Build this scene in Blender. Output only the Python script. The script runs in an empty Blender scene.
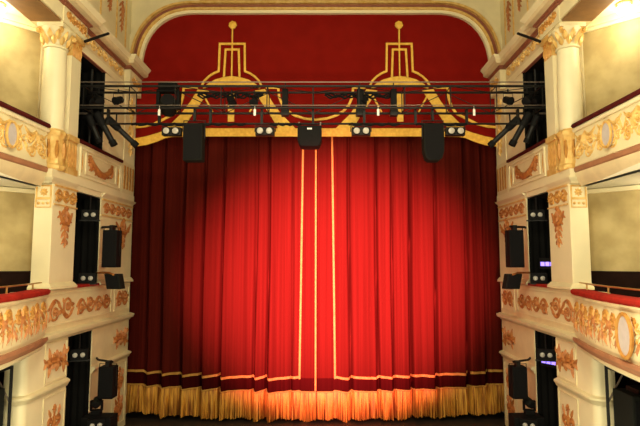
import bpy, bmesh, math, random
from mathutils import Vector, Matrix
R = random.Random(7)
PI = math.pi
SC = bpy.context.scene
COL = SC.collection

# ------------------------------------------------------------------ materials
def mat(name, col, rough=.6, metal=0., var=0., vscale=4., col2=None, bump=0., bscale=30., emit=None, estr=0., sheen=0., spec=.5):
    m = bpy.data.materials.new(name); m.use_nodes = True
    nt = m.node_tree; b = nt.nodes['Principled BSDF']
    b.inputs['Base Color'].default_value = (*col, 1)
    b.inputs['Roughness'].default_value = rough
    b.inputs['Metallic'].default_value = metal
    b.inputs['Specular IOR Level'].default_value = spec
    if sheen:
        b.inputs['Sheen Weight'].default_value = sheen
    if emit:
        b.inputs['Emission Color'].default_value = (*emit, 1)
        b.inputs['Emission Strength'].default_value = estr
    if var or col2 or bump:
        tc = nt.nodes.new('ShaderNodeTexCoord')
    if var or col2:
        n = nt.nodes.new('ShaderNodeTexNoise'); n.inputs['Scale'].default_value = vscale; n.inputs['Detail'].default_value = 5
        nt.links.new(tc.outputs['Object'], n.inputs['Vector'])
        r = nt.nodes.new('ShaderNodeValToRGB')
        c2 = col2 or tuple(max(0, c * (1 - var)) for c in col)
        r.color_ramp.elements[0].position = .35; r.color_ramp.elements[0].color = (*c2, 1)
        r.color_ramp.elements[1].position = .65; r.color_ramp.elements[1].color = (*col, 1)
        nt.links.new(n.outputs['Fac'], r.inputs['Fac']); nt.links.new(r.outputs['Color'], b.inputs['Base Color'])
    if bump:
        n2 = nt.nodes.new('ShaderNodeTexNoise'); n2.inputs['Scale'].default_value = bscale
        nt.links.new(tc.outputs['Object'], n2.inputs['Vector'])
        bp = nt.nodes.new('ShaderNodeBump'); bp.inputs['Strength'].default_value = bump; bp.inputs['Distance'].default_value = .02
        nt.links.new(n2.outputs['Fac'], bp.inputs['Height']); nt.links.new(bp.outputs['Normal'], b.inputs['Normal'])
    return m

CREAM = mat('cream_paint', (.80, .70, .43), .5, var=.10, vscale=2.5)
CREAMP = mat('cream_plaster_pinkish', (.76, .62, .37), .55, var=.14, vscale=3)
IVORY = mat('ivory_paint', (.84, .75, .49), .45, var=.06, vscale=2)
GILT = mat('gilding', (.62, .32, .075), .42, .15, col2=(.46, .20, .04), vscale=9)
GILTY = mat('pale_gilding', (.80, .55, .20), .42, .15, col2=(.66, .38, .09), vscale=7)
RUST = mat('terracotta_gilding', (.52, .20, .05), .55, .05, col2=(.36, .115, .028), vscale=9)
ROSE = mat('rose_brown_paint', (.30, .10, .055), .55, var=.2, vscale=5)
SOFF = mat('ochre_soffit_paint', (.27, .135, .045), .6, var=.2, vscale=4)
VELVET = mat('red_velvet', (.38, .022, .014), .9, var=.25, vscale=6, spec=.08)
DKVELVET = mat('dark_red_velvet', (.085, .010, .009), .95, var=.3, vscale=6, spec=.08)
WALLP = mat('beige_wallpaper', (.53, .42, .20), .8, col2=(.40, .305, .13), vscale=2.2)
CEILM = mat('white_ceiling_paint', (.76, .72, .55), .7, var=.06)
CARTM = mat('pale_lilac_medallion', (.55, .50, .50), .5, var=.12, vscale=8)
BLACK = mat('black_paint', (.006, .006, .0065), .7, spec=.12)
BLACKM = mat('black_metal', (.008, .008, .008), .5, spec=.25)
FLATBK = mat('flat_black', (.006, .006, .006), .95, spec=.1)  # also stands in for the darkness inside the side openings
GRILLE = mat('speaker_grille', (.008, .008, .009), .8, spec=.1, bump=.6, bscale=120)
GREYB = mat('dark_grey_cabinet', (.013, .014, .012), .9, spec=.08, bump=.3, bscale=90)
TRUSSM = mat('truss_dark_metal', (.008, .0075, .007), .45, spec=.3)
ALU = mat('aluminium_tube', (.20, .16, .13), .4, .5)
LENS = mat('lamp_reflector', (.42, .40, .36), .35, .1)
WHITE = mat('white_plastic', (.8, .78, .74), .5)
BRASS = mat('brass', (.62, .36, .12), .3, .8)
LEDP = mat('purple_led', (.2, .15, .6), .5, emit=(.30, .20, 1.), estr=2.2)
GLOBE = mat('lamp_globe', (1, .95, .8), .4, emit=(1, .86, .55), estr=14.)
FLOORM = mat('dark_stage_boards', (.035, .022, .014), .6, var=.4, vscale=5)
LEDGE = mat('brown_ledge_paint', (.40, .18, .09), .6, var=.2)
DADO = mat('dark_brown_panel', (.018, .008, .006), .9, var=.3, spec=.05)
BORDERM = mat('house_border_red', (.22, .0095, .0065), 1., spec=0., var=.12, vscale=2.2, bump=.2, bscale=60)
def cloth_mat(name, base, rough=.75):
    m = mat(name, base, 1., spec=.0)
    nt = m.node_tree; b = nt.nodes['Principled BSDF']
    tc = nt.nodes.new('ShaderNodeTexCoord'); mp = nt.nodes.new('ShaderNodeMapping')
    mp.inputs['Scale'].default_value = (14, 14, .12)
    nt.links.new(tc.outputs['Object'], mp.inputs['Vector'])
    n = nt.nodes.new('ShaderNodeTexNoise'); n.inputs['Scale'].default_value = 1.; n.inputs['Detail'].default_value = 3
    nt.links.new(mp.outputs['Vector'], n.inputs['Vector'])
    r = nt.nodes.new('ShaderNodeValToRGB')
    r.color_ramp.elements[0].position = .3; r.color_ramp.elements[0].color = (*[c * .72 for c in base], 1)
    r.color_ramp.elements[1].position = .7; r.color_ramp.elements[1].color = (*[c * 1.1 for c in base], 1)
    nt.links.new(n.outputs['Fac'], r.inputs['Fac']); nt.links.new(r.outputs['Color'], b.inputs['Base Color'])
    return m
CURT = cloth_mat('red_curtain_velour', (.075, .0085, .0055))
HEMB = cloth_mat('crimson_hem_velour', (.036, .0035, .0032))
BRAID = mat('gold_braid', (.92, .58, .085), .6, 0, col2=(.78, .44, .05), vscale=12)
CBRAID = mat('curtain_gold_braid', (.52, .28, .055), .8, 0, col2=(.44, .21, .035), vscale=12)
def fringe_mat():
    m = mat('gold_fringe', (.7, .36, .05), .7)
    nt = m.node_tree; b = nt.nodes['Principled BSDF']
    tc = nt.nodes.new('ShaderNodeTexCoord'); mp = nt.nodes.new('ShaderNodeMapping'); mp.inputs['Scale'].default_value = (22, 5, 1.3)
    nt.links.new(tc.outputs['Object'], mp.inputs['Vector'])
    n = nt.nodes.new('ShaderNodeTexNoise'); n.inputs['Scale'].default_value = 1.; n.inputs['Detail'].default_value = 4
    nt.links.new(mp.outputs['Vector'], n.inputs['Vector'])
    r = nt.nodes.new('ShaderNodeValToRGB')
    r.color_ramp.elements[0].position = .36; r.color_ramp.elements[0].color = (.28, .092, .009, 1)
    r.color_ramp.elements[1].position = .58; r.color_ramp.elements[1].color = (.68, .34, .042, 1)
    nt.links.new(n.outputs['Fac'], r.inputs['Fac']); nt.links.new(r.outputs['Color'], b.inputs['Base Color'])
    return m
FRINGE = fringe_mat()

# ------------------------------------------------------------------ object helpers
def link(o): COL.objects.link(o); return o
def tag(o, label=None, cat=None, group=None, kind=None):
    if label: o['label'] = label
    if cat: o['category'] = cat
    if group: o['group'] = group
    if kind: o['kind'] = kind
    return o
def thing(name, label, cat, loc, group=None, kind='thing'):
    o = link(bpy.data.objects.new(name, None)); o.location = loc; o.empty_display_size = .2
    return tag(o, label, cat, group, kind)
def root_of(p):
    loc = Vector((0, 0, 0))
    while p is not None:
        loc += Vector(p.location); p = p.parent
    return loc

class Fr:
    """a local frame: a along U, b along V, c along N"""
    def __init__(s, O, U, V, N): s.O, s.U, s.V, s.N = Vector(O), Vector(U).normalized(), Vector(V).normalized(), Vector(N).normalized()
    def __call__(s, a, b, c=0.): return s.O + s.U * a + s.V * b + s.N * c

class MB:
    def __init__(self, s=1): self.v = []; self.f = []; self.s = s
    def add(self, vs, fs):
        o = len(self.v); self.v += [Vector(p) for p in vs]; self.f += [tuple(o + i for i in f) for f in fs]; return self
    def box(self, x0, x1, y0, y1, z0, z1):
        vs = [(x, y, z) for z in (z0, z1) for y in (y0, y1) for x in (x0, x1)]
        return self.add(vs, [(0, 2, 3, 1), (4, 5, 7, 6), (0, 1, 5, 4), (2, 6, 7, 3), (0, 4, 6, 2), (1, 3, 7, 5)])
    def obox(self, fr, a0, a1, b0, b1, c0, c1):
        vs = [fr(a, b, c) for c in (c0, c1) for b in (b0, b1) for a in (a0, a1)]
        return self.add(vs, [(0, 2, 3, 1), (4, 5, 7, 6), (0, 1, 5, 4), (2, 6, 7, 3), (0, 4, 6, 2), (1, 3, 7, 5)])
    def tube(self, pts, r, n=8, caps=True):
        pts = [Vector(p) for p in pts]; k = len(pts); rs = r if isinstance(r, (list, tuple)) else [r] * k
        ref = None; rings = []
        for i, p in enumerate(pts):
            t = (pts[min(i + 1, k - 1)] - pts[max(i - 1, 0)])
            t = t.normalized() if t.length > 1e-9 else Vector((0, 0, 1))
            if ref is None: ref = Vector((0, 0, 1)) if abs(t.z) < .9 else Vector((1, 0, 0))
            u = (ref - t * ref.dot(t)); u = u.normalized() if u.length > 1e-6 else t.orthogonal().normalized()
            ref = u; w = t.cross(u)
            rings.append([p + (u * math.cos(2 * PI * j / n) + w * math.sin(2 * PI * j / n)) * rs[i] for j in range(n)])
        vs = [q for g in rings for q in g]; fs = []
        for i in range(k - 1):
            for j in range(n): fs.append((i * n + j, i * n + (j + 1) % n, (i + 1) * n + (j + 1) % n, (i + 1) * n + j))
        if caps: fs += [tuple(range(n))[::-1], tuple((k - 1) * n + j for j in range(n))]
        return self.add(vs, fs)
    def lathe(self, prof, O, A=(0, 0, 1), n=24, flute=0, fdepth=0.):
        """prof: (r, h) along axis A from O"""
        A = Vector(A).normalized(); u = A.orthogonal().normalized(); w = A.cross(u); O = Vector(O); vs = []; fs = []
        for r, h in prof:
            for j in range(n):
                q = r * (1 - fdepth * (.5 + .5 * math.cos(flute * 2 * PI * j / n))) if flute else r
                vs.append(O + A * h + (u * math.cos(2 * PI * j / n) + w * math.sin(2 * PI * j / n)) * q)
        for i in range(len(prof) - 1):
            for j in range(n): fs.append((i * n + j, i * n + (j + 1) % n, (i + 1) * n + (j + 1) % n, (i + 1) * n + j))
        fs += [tuple(range(n))[::-1], tuple((len(prof) - 1) * n + j for j in range(n))]
        return self.add(vs, fs)
    def prism(self, poly, fr, c0, c1):
        k = len(poly); vs = [fr(a, b, c0) for a, b in poly] + [fr(a, b, c1) for a, b in poly]
        fs = [tuple(range(k))[::-1], tuple(range(k, 2 * k))] + [(i, (i + 1) % k, k + (i + 1) % k, k + i) for i in range(k)]
        return self.add(vs, fs)
    def strip(self, p, q, fr, c0, c1):
        """solid band between polylines p and q (same count)"""
        k = len(p); vs = [fr(*x, c0) for x in p] + [fr(*x, c0) for x in q] + [fr(*x, c1) for x in p] + [fr(*x, c1) for x in q]; fs = []
        for i in range(k - 1):
            fs += [(i, i + 1, k + i + 1, k + i), (2 * k + i, 3 * k + i, 3 * k + i + 1, 2 * k + i + 1), (i, 2 * k + i, 2 * k + i + 1, i + 1), (k + i, k + i + 1, 3 * k + i + 1, 3 * k + i)]
        fs += [(0, k, 3 * k, 2 * k), (k - 1, 3 * k - 1, 4 * k - 1, 2 * k - 1)]
        return self.add(vs, fs)
    def ribbon(self, pts, w, fr, c0, c1):
        p, q = [], []; k = len(pts)
        for i, (a, b) in enumerate(pts):
            n = Vector((0, 0))
            for j in (i - 1, i):
                if 0 <= j < k - 1:
                    d = Vector((pts[j + 1][0] - pts[j][0], pts[j + 1][1] - pts[j][1])).normalized(); n += Vector((-d.y, d.x))
            n = n.normalized() * min(1.5, 1 / max(.5, n.length / 2 if 0 < i < k - 1 else 1))
            p.append((a + n.x * w / 2, b + n.y * w / 2)); q.append((a - n.x * w / 2, b - n.y * w / 2))
        return self.strip(p, q, fr, c0, c1)
    def mould(self, path, prof, closed_prof=True):
        """sweep a profile of (out, z) along an XY path; out points to the path's left"""
        k = len(path); m = len(prof); vs = []; fs = []
        P = [Vector((x, y)) for x, y in path]
        for i in range(k):
            ns = []
            for j in (i - 1, i):
                if 0 <= j < k - 1:
                    d = (P[j + 1] - P[j]).normalized(); ns.append(Vector((-d.y, d.x)))
            n = sum(ns, Vector((0, 0))); n = n.normalized()
            sc = 1 / max(.35, n.dot(ns[0]))
            for o, z in prof: vs.append((P[i].x + n.x * o * sc, P[i].y + n.y * o * sc, z))
        for i in range(k - 1):
            for j in range(m):
                j2 = (j + 1) % m
                fs.append((i * m + j, i * m + j2, (i + 1) * m + j2, (i + 1) * m + j))
        fs += [tuple(range(m)), tuple((k - 1) * m + j for j in range(m))[::-1]]
        return self.add(vs, fs)
    # ---- relief ornament in a frame
    def ft(self, fr, pts, r, n=6): return self.tube([fr(*p) for p in pts], r, n)
    def leaf(self, fr, a, b, ang, L, W, h=.02, curl=0.):
        ca, sa = math.cos(ang), math.sin(ang); vs = []
        def q(x, y, c): return fr(a + x * ca - y * sa, b + x * sa + y * ca, c)
        rows = [(0, .25, .4), (.25, .8, .9), (.5, 1., 1.), (.75, .65, .8), (1., .05, .3)]
        for t, w, hh in rows:
            off = curl * t * t * L
            vs += [q(t * L, -w * W / 2 + off, 0), q(t * L, off, hh * h), q(t * L, w * W / 2 + off, 0)]
        fs = []
        for i in range(4):
            o = i * 3; fs += [(o, o + 3, o + 4, o + 1), (o + 1, o + 4, o + 5, o + 2)]
        for i in range(4):
            o = i * 3; fs.append((o, o + 2, o + 5, o + 3))
        fs += [(0, 1, 2), (12, 14, 13)]
        return self.add(vs, fs)
    def scroll(self, fr, a, b, r, d=1, turns=1.4, st=0., th=.02, c=.01):
        pts = []; rs = []; N = int(14 * turns)
        for i in range(N + 1):
            t = i / N; rr = r * (1 - .86 * t); an = st + d * t * turns * 2 * PI
            pts.append((a + rr * math.cos(an), b + rr * math.sin(an), c)); rs.append(th * (1 - .35 * t))
        self.ft(fr, pts, rs, 6); return self.knob(fr, a, b, th * 1.4, c)
    def knob(self, fr, a, b, r, c=0.):
        return self.lathe([(r, 0), (r * .9, r * .5), (r * .5, r * .85), (r * .08, r)], fr(a, b, c), fr.N, 8)
    def rosette(self, fr, a, b, r, n=8, h=.03):
        for i in range(n): self.leaf(fr, a, b, 2 * PI * i / n, r, r * .55, h)
        return self.knob(fr, a, b, r * .3, h * .4)
    def swag(self, fr, a0, b0, a1, b1, drop, r, n=12, leaves=True):
        pts = []; rs = []
        for i in range(n + 1):
            t = i / n; pts.append((a0 + (a1 - a0) * t, b0 + (b1 - b0) * t - drop * 4 * t * (1 - t), r * .5)); rs.append(r * (.45 + 1.1 * math.sin(PI * t)))
        self.ft(fr, pts, rs, 7)
        if leaves:
            for i in range(1, n):
                x, y, _ = pts[i]; self.leaf(fr, x, y, -PI / 2 + (-1) ** i * 1.1, r * 3.2, r * 1.5, r * 1.2)
        return self
    def drop(self, fr, a, b, L, w):
        """a husk pendant hanging from (a, b)"""
        self.ft(fr, [(a, b, .01), (a, b - L, .01)], w * .08, 5)
        k = 5
        for i in range(k):
            y = b - L * i / k; sc = 1 - .6 * i / k
            for d in (-1, 1): self.leaf(fr, a, y, -PI / 2 + d * .75, L * .3 * sc + w * .25, w * .42 * sc, w * .16)
            self.leaf(fr, a, y, -PI / 2, L * .27, w * .3 * sc, w * .2)
        return self.knob(fr, a, b, w * .22, .005)
    def panel(self, fr, a0, a1, b0, b1, w, h):
        """raised frame moulding round a rectangle"""
        for r in ((a0, a1, b0, b0 + w), (a0, a1, b1 - w, b1), (a0, a0 + w, b0 + w, b1 - w), (a1 - w, a1, b0 + w, b1 - w)):
            self.obox(fr, r[0], r[1], r[2], r[3], 0, h)
        return self
    def arabesque(self, fr, a0, a1, b0, b1, th=.02, dens=1.):
        """symmetrical acanthus scrolls filling a rectangle"""
        W, H = a1 - a0, b1 - b0; ca = (a0 + a1) / 2
        if H >= W:
            k = max(1, round(H / W * .8))
            self.ft(fr, [(ca, b0, .01), (ca, b1, .01)], th * .8)
            for i in range(k):
                y = b0 + H * (i + .5) / k; r = min(W * .24, H / k * .4)
                for d in (-1, 1):
                    self.scroll(fr, ca + d * W * .24, y, r, d, 1.3, PI / 2 + d * PI / 2 - d * .6, th)
                    self.leaf(fr, ca, y - H / k * .35, PI / 2 - d * .8, W * .4, W * .12, th * 1.6)
                    self.leaf(fr, ca + d * W * .25, y + r * .6, PI / 2 - d * .4, H / k * .3, W * .09, th * 1.5)
                self.rosette(fr, ca, y + H / k * .36, W * .13, 6, th * 1.5)
        else:
            k = max(1, round(W / H * .9)); self.rosette(fr, ca, (b0 + b1) / 2, H * .3, 8, th * 2)
            for d in (-1, 1):
                n = max(1, round(k / 2)); 
                for i in range(n):
                    x = ca + d * (H * .3 + (W / 2 - H * .3) * (i + .5) / n); r = min(H * .34, (W / 2 - H * .3) / n * .5); q = (-1) ** i
                    self.scroll(fr, x, (b0 + b1) / 2, r, d * q, 1.5, PI * (.5 + .5 * d), th)
                    for e in (-1, 1):
                        self.leaf(fr, x - d * r, (b0 + b1) / 2, (0 if d > 0 else PI) + e * 1.0, H * .4, H * .11, th * 1.6, .3 * e)
                        self.leaf(fr, x + d * r * .4, (b0 + b1) / 2 + e * r * .6, (0 if d > 0 else PI) + e * .8, H * .3, H * .13, th * 1.4)
        return self
    def rinceau(self, fr, a0, a1, b0, b1, n, th=.022):
        """running scroll: a waving stem with a spiral and leaves in every bend"""
        W, H = a1 - a0, b1 - b0; mid = (b0 + b1) / 2; cell = W / n; r = min(cell * .44, H * .36)
        pts = [(a0 + W * i / (8 * n), mid + H * .36 * math.sin(PI * i / 8), .008) for i in range(8 * n + 1)]
        self.ft(fr, pts, th * .8)
        for i in range(n):
            sg = 1 if i % 2 == 0 else -1; x = a0 + cell * (i + .5); y = mid - sg * H * .10
            self.scroll(fr, x, y, r, sg, 1.6, PI * .5 * sg, th); self.rosette(fr, x, y, r * .42, 6, th * 1.8)
            for q in (.15, .45, .75, 1.05, 1.35):
                an = (PI * (q - .25)) * sg; self.leaf(fr, x + r * .9 * math.cos(an), y + r * .9 * math.sin(an), an + .7 * sg, H * .21, H * .075, th * 1.6, .25 * sg)
            for e in (-1, 1): self.leaf(fr, x + cell * .42, mid + e * .01, PI / 2 * e + .5 * e, H * .32, H * .09, th * 1.6, .3 * e)
        return self
    def build(self, name, m, parent=None, smooth=35, bev=0.):
        s = self.s; off = root_of(parent) if parent is not None else None
        vs = [Vector((p.x * s, p.y, p.z)) for p in self.v]
        if off is None:
            lo = [min(p[i] for p in vs) for i in range(3)]; hi = [max(p[i] for p in vs) for i in range(3)]
            off = Vector(((lo[0] + hi[0]) / 2, (lo[1] + hi[1]) / 2, lo[2]))
        me = bpy.data.meshes.new(name); me.from_pydata([p - off for p in vs], [], self.f)
        bm = bmesh.new(); bm.from_mesh(me); bmesh.ops.recalc_face_normals(bm, faces=bm.faces)
        if bev: bmesh.ops.bevel(bm, geom=[e for e in bm.edges if len(e.link_faces) == 2 and e.calc_face_angle(0) > .6], offset=bev, segments=2, profile=.6, affect='EDGES')
        if smooth:
            for f in bm.faces: f.smooth = True
            for e in bm.edges:
                if len(e.link_faces) == 2 and e.calc_face_angle(0) > math.radians(smooth): e.smooth = False
        bm.to_mesh(me); bm.free(); me.materials.append(m)
        o = link(bpy.data.objects.new(name, me))
        if parent is not None: o.parent = parent
        else: o.location = off
        return o
def dup(root, loc, label=None, rotz=None):
    c = root.copy(); COL.objects.link(c); c.location = loc
    if label: c['label'] = label
    if rotz is not None: c.rotation_euler.z = rotz
    for ch in list(root.children):
        k = ch.copy(); COL.objects.link(k); k.parent = c
        for g in list(ch.children):
            q = g.copy(); COL.objects.link(q); q.parent = k
    return c
FRONT = lambda x, y, z: Fr((x, y, z), (1, 0, 0), (0, 0, 1), (0, -1, 0))    # a face that looks at the auditorium
def INNER(y, z, x=-5.72): return Fr((x, y, z), (0, 1, 0), (0, 0, 1), (1, 0, 0))   # a face of the left wall looking inwards (mirrored by MB.s)

FZ = .12    # stage floor
# ------------------------------------------------------------------ setting
tag(MB().box(-6.12, 6.12, 16.2, 20, -.1, FZ).build('floor', FLOORM, smooth=0), kind='structure')
tag(MB().box(-5.72, 5.72, 13.4, 16.2, -.1, FZ).build('floor', FLOORM, smooth=0), kind='structure')
tag(MB().box(-5.72, 5.72, 13.2, 13.4, -1.5, FZ).build('trim_1', DADO, smooth=0), kind='structure')
tag(MB().box(-9.5, 9.5, 2, 16.2, -1.6, -1.5).build('floor', DADO, smooth=0), kind='structure')
tag(MB().box(-7.5, 7.5, 19.8, 20, FZ, 14.5).build('wall_back', FLATBK, smooth=0), kind='structure')

# ------------------------------------------------------------------ proscenium arch
def arch_path(o, x0=5.57, zb=11.0, top=13.0, rx=1.75, rz=1.95):
    """inner outline of the arch grown outwards by o, from left foot to right foot"""
    pts = [(-x0 - o, zb)]
    for i in range(17):
        a = PI - PI / 2 * i / 16
        c, s_ = math.cos(a), math.sin(a); p = .82
        pts.append((-x0 + rx + (rx + o) * math.copysign(abs(c) ** p, c), top - rz + (rz + o) * abs(s_) ** p))
    for i in range(1, 20): pts.append((-x0 + rx + (2 * x0 - 2 * rx) * i / 20, top + o))
    return pts + [(-x, z) for x, z in reversed(pts[:18])]
AF = FRONT(0, 16.2, 0)
pa = thing('proscenium_arch', 'cream and rose moulded arch framing the stage above the red border', 'arch', (0, 16.2, 11.0))
def aband(o0, o1, c0, c1, name, m): return MB().strip(arch_path(o0), arch_path(o1), AF, c0, c1).build(name, m, pa)
aband(0, .16, -.3, .10, 'inner_moulding', IVORY)
aband(.10, .17, .10, .16, 'bead_moulding', GILTY)
aband(.16, .33, -.3, .02, 'rose_band', ROSE)
aband(.33, .40, -.3, .14, 'outer_bead_moulding', GILTY)
aband(.40, .58, -.3, .08, 'outer_moulding', CREAM)
d = MB()
for i in range(150):
    x = -3.72 + 7.44 * i / 149; d.box(x - .014, x + .014, 16.06, 16.125, 13.42, 13.56)
d.build('dentil_band', GILTY, pa, smooth=0)
# spandrel wall around the arch
sp = MB(); A = arch_path(.58); B = []
for x, z in A:
    B.append((max(-6.6, min(6.6, x * 1.0)), 15.6))
B[0] = (-6.6, 11.0)
for i in range(1, 18): B[i] = (-6.6, 11.0 + 4.6 * i / 17)
B[-1] = (6.6, 11.0)
for i in range(1, 18): B[-1 - i] = (6.6, 11.0 + 4.6 * i / 17)
sp.strip(A, B, AF, -.3, .0)
tag(sp.build('wall_proscenium', CREAM, smooth=0), kind='structure')

# ------------------------------------------------------------------ house border
BF = FRONT(0, 16.2, 0)
hb = thing('house_border', 'dark red stage border with gold appliqued lyre motifs and curved gold hem', 'stage border', (0, 16.2, 8.6))
bt = [(-5.95, 8.87), (-5.54, 8.92), (-5.19, 9.0), (-4.8, 9.14), (-4.56, 9.21), (-3.64, 9.22), (-1.83, 9.22), (0, 9.22)]
bb = [(-5.95, 8.61), (-5.78, 8.63), (-5.37, 8.68), (-5.0, 8.80), (-4.75, 8.91), (-4.53, 8.95), (-3.64, 8.96), (-1.83, 8.96), (0, 8.96)]
bt2 = [(-5.95, 8.87), (-5.74, 8.89), (-5.37, 8.96), (-5.0, 9.07), (-4.75, 9.16), (-4.53, 9.215), (-3.64, 9.22), (-1.83, 9.22), (0, 9.22)]
mir = lambda pts: pts + [(-x, z) for x, z in reversed(pts[:-1])]
bbm, btm = mir(bb), mir(bt2)
# cloth: a gently rippled sheet
xs = [-6.1 + 12.2 * i / 160 for i in range(161)]
def bedge(x):
    for (x0, z0), (x1, z1) in zip(bbm, bbm[1:]):
        if x0 <= x <= x1: return z0 + (z1 - z0) * (x - x0) / (x1 - x0)
    return 8.61
cl = MB(); vs = []; fs = []; NR = 14
for face in (0, 1):
    for x in xs:
        zb = bedge(x) + .01
        for r in range(NR + 1):
            t = r / NR; vs.append((x, 16.22 + face * .03 + .012 * math.sin(x * 5.1) * (1 - t) + .01 * math.sin(x * 2.3 + 1), zb + (13.3 - zb) * t))
n1 = NR + 1; off = len(xs) * n1
for i in range(len(xs) - 1):
    for r in range(NR):
        a = i * n1 + r; fs += [(a, a + 1, a + n1 + 1, a + n1), (off + a, off + a + n1, off + a + n1 + 1, off + a + 1)]
    a = i * n1; fs.append((a, a + n1, off + a + n1, off + a))
cl.add(vs, fs).build('cloth', BORDERM, hb, 60)
MB().strip(btm, bbm, BF, .0, .045).build('hem_band', BRAID, hb)
TH0, TH1 = .005, .04
for k in (-1, 1):
    g = lambda pts: [((x + 2.69) * -k + 2.69 * k, z) for x, z in pts]     # motif drawn for the left one, mirrored about the middle
    MB().lathe([(.14, 0), (.135, .03), (.09, .05), (.03, .06)], BF(2.69 * k, 12.64, 0), (0, -1, 0), 20, 7, .14).build('finial', BRAID, hb)
    MB().ribbon(g([(-2.69, 12.6), (-2.69, 10.84)]), .045, BF, TH0, TH1 + .01).build('stem_braid', BRAID, hb)
    MB().ribbon(g([(-3.64, 10.62), (-3.56, 10.78), (-3.42, 10.92), (-3.27, 11.02), (-3.11, 11.09), (-3.09, 12.0), (-2.29, 12.0), (-2.27, 11.09), (-2.11, 11.02), (-1.96, 10.92), (-1.82, 10.78), (-1.74, 10.62)]), .065, BF, TH0, TH1).build('outline_braid', BRAID, hb)
    MB().ribbon(g([(-2.94, 10.88), (-2.90, 11.81), (-2.48, 11.81), (-2.44, 10.88)]), .065, BF, TH0, TH1).build('inner_braid', BRAID, hb)
    ct = [(-3.6, 10.56), (-3.45, 10.68), (-3.23, 10.81), (-2.97, 10.89), (-2.69, 10.93), (-2.41, 10.89), (-2.15, 10.81), (-1.93, 10.68), (-1.78, 10.56)]
    cb = [(-3.6, 10.52), (-3.45, 10.56), (-3.23, 10.6), (-2.97, 10.63), (-2.69, 10.64), (-2.41, 10.63), (-2.15, 10.6), (-1.93, 10.56), (-1.78, 10.52)]
    MB().strip(g(ct), g(cb), BF, TH0, TH1).build('dome_applique', BRAID, hb)
    ri = [(-1.97, 10.45), (-1.68, 10.0), (-1.39, 9.56), (-1.18, 9.2)]; ro = [(-1.62, 10.5), (-1.39, 10.09), (-1.07, 9.66), (-.62, 9.2)]
    MB().strip(g(ri), g(ro), BF, TH0, TH1).build('leg_applique', BRAID, hb)
    fl = lambda pts: [(-5.38 - x, z) for x, z in pts]
    MB().strip(g(fl(ri)), g(fl(ro)), BF, TH0, TH1).build('leg_applique', BRAID, hb)
    MB().ribbon(g([(-2.1, 9.75), (-1.82, 10.28)]), .05, BF, TH0, TH1 + .004).build('strut_braid', BRAID, hb)
    MB().ribbon(g([(-3.28, 9.75), (-3.56, 10.28)]), .05, BF, TH0, TH1 + .004).build('strut_braid', BRAID, hb)
    MB().ribbon(g([(-2.69, 10.42), (-2.69, 9.44)]), .2, BF, TH0, TH1).build('centre_bar', BRAID, hb)
    out = [(-3.77, 10.55), (-4.22, 10.55), (-4.24, 10.22), (-4.33, 9.92), (-4.48, 9.70), (-4.86, 9.50), (-5.12, 9.37), (-5.42, 9.29), (-5.9, 9.24)]
    MB().ribbon(g(out), .075, BF, TH0, TH1).build('side_swoop_braid', BRAID, hb)
sw = [(-1.59, 10.55), (-1.2, 10.55), (-1.16, 10.22), (-1.05, 9.96), (-.88, 9.78), (-.66, 9.64), (-.35, 9.54), (0, 9.5)]
MB().ribbon(mir(sw), .075, BF, TH0, TH1).build('middle_swoop_braid', BRAID, hb)

# ------------------------------------------------------------------ stage curtains
VAL = [(-5.35, .2, .7), (-4.85, .3, 1), (-4.2, .3, 1.), (-3.56, .3, 1), (-2.95, .34, 1.2), (-1.9, .2, .6), (-1.5, .28, .9), (-.75, .12, .35),
       (1.08, .2, .6), (1.95, .26, .8), (2.45, .22, .7), (3.02, .34, 1.2), (3.82, .34, 1.1), (4.8, .36, 1.2), (5.4, .25, .8)]
RIP = [(R.uniform(4, 26), R.uniform(0, 6.3), R.uniform(.4, 1)) for _ in range(9)]
def fold(x, z):
    t = (10 - z) / 10
    y = 16.72 - .22 * (1 - (x / 6) ** 2)
    for vx, w, d in VAL:
        q = (x - vx - .03 * math.sin(z * .5 + vx)) / .045
        y += .26 * d * math.exp(-q * q) * (.6 + .4 * t)
        q2 = (x - vx) / .5
        if 0 < q2 < 1.: y -= .15 * d * (1 - q2) ** 2 * (.4 + .6 * t)
    for f, p, a in RIP: y += .013 * a * math.sin(f * x + p + .05 * z)
    return y
def sag(x):
    z = .17 * (min(6, abs(x)) / 5.6) ** 2
    e = [-6.4] + [v[0] for v in VAL if v[0] < -.9] + [-.45, .55] + [v[0] for v in VAL if v[0] > 1] + [6.4]
    for a, b in zip(e, e[1:]):
        if a <= x < b and (a, b) != (-.45, .55):
            t = (x - a) / (b - a); u = min(1, min(t, 1 - t) * (b - a) / .05)
            z += .085 * (t - .5) * u * (1 if x < 0 else -1)
    return z
def sheet(x0, x1, za, zb, nz, m, name, parent, off=0., dx=.02, th=.012):
    nx = max(2, int((x1 - x0) / dx)); vs = []; fs = []; k = nz + 1
    for f in (0, 1):
        for i in range(nx + 1):
            x = x0 + (x1 - x0) * i / nx; a, b = za(x), zb(x)
            for r in range(k):
                z = a + (b - a) * r / nz; vs.append((x, fold(x, z) - off + f * th, z))
    o = (nx + 1) * k
    for i in range(nx):
        for r in range(nz):
            a = i * k + r; fs += [(a, a + 1, a + k + 1, a + k), (o + a, o + a + k, o + a + k + 1, o + a + 1)]
        a = i * k; fs.append((a, a + k, o + a + k, o + a)); a += nz; fs.append((a, o + a, o + a + k, a + k))
    for i in (0, nx):
        for r in range(nz):
            a = i * k + r; fs.append((a, o + a, o + a + 1, a + 1))
    return MB().add(vs, fs).build(name, m, parent, 70)
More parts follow.
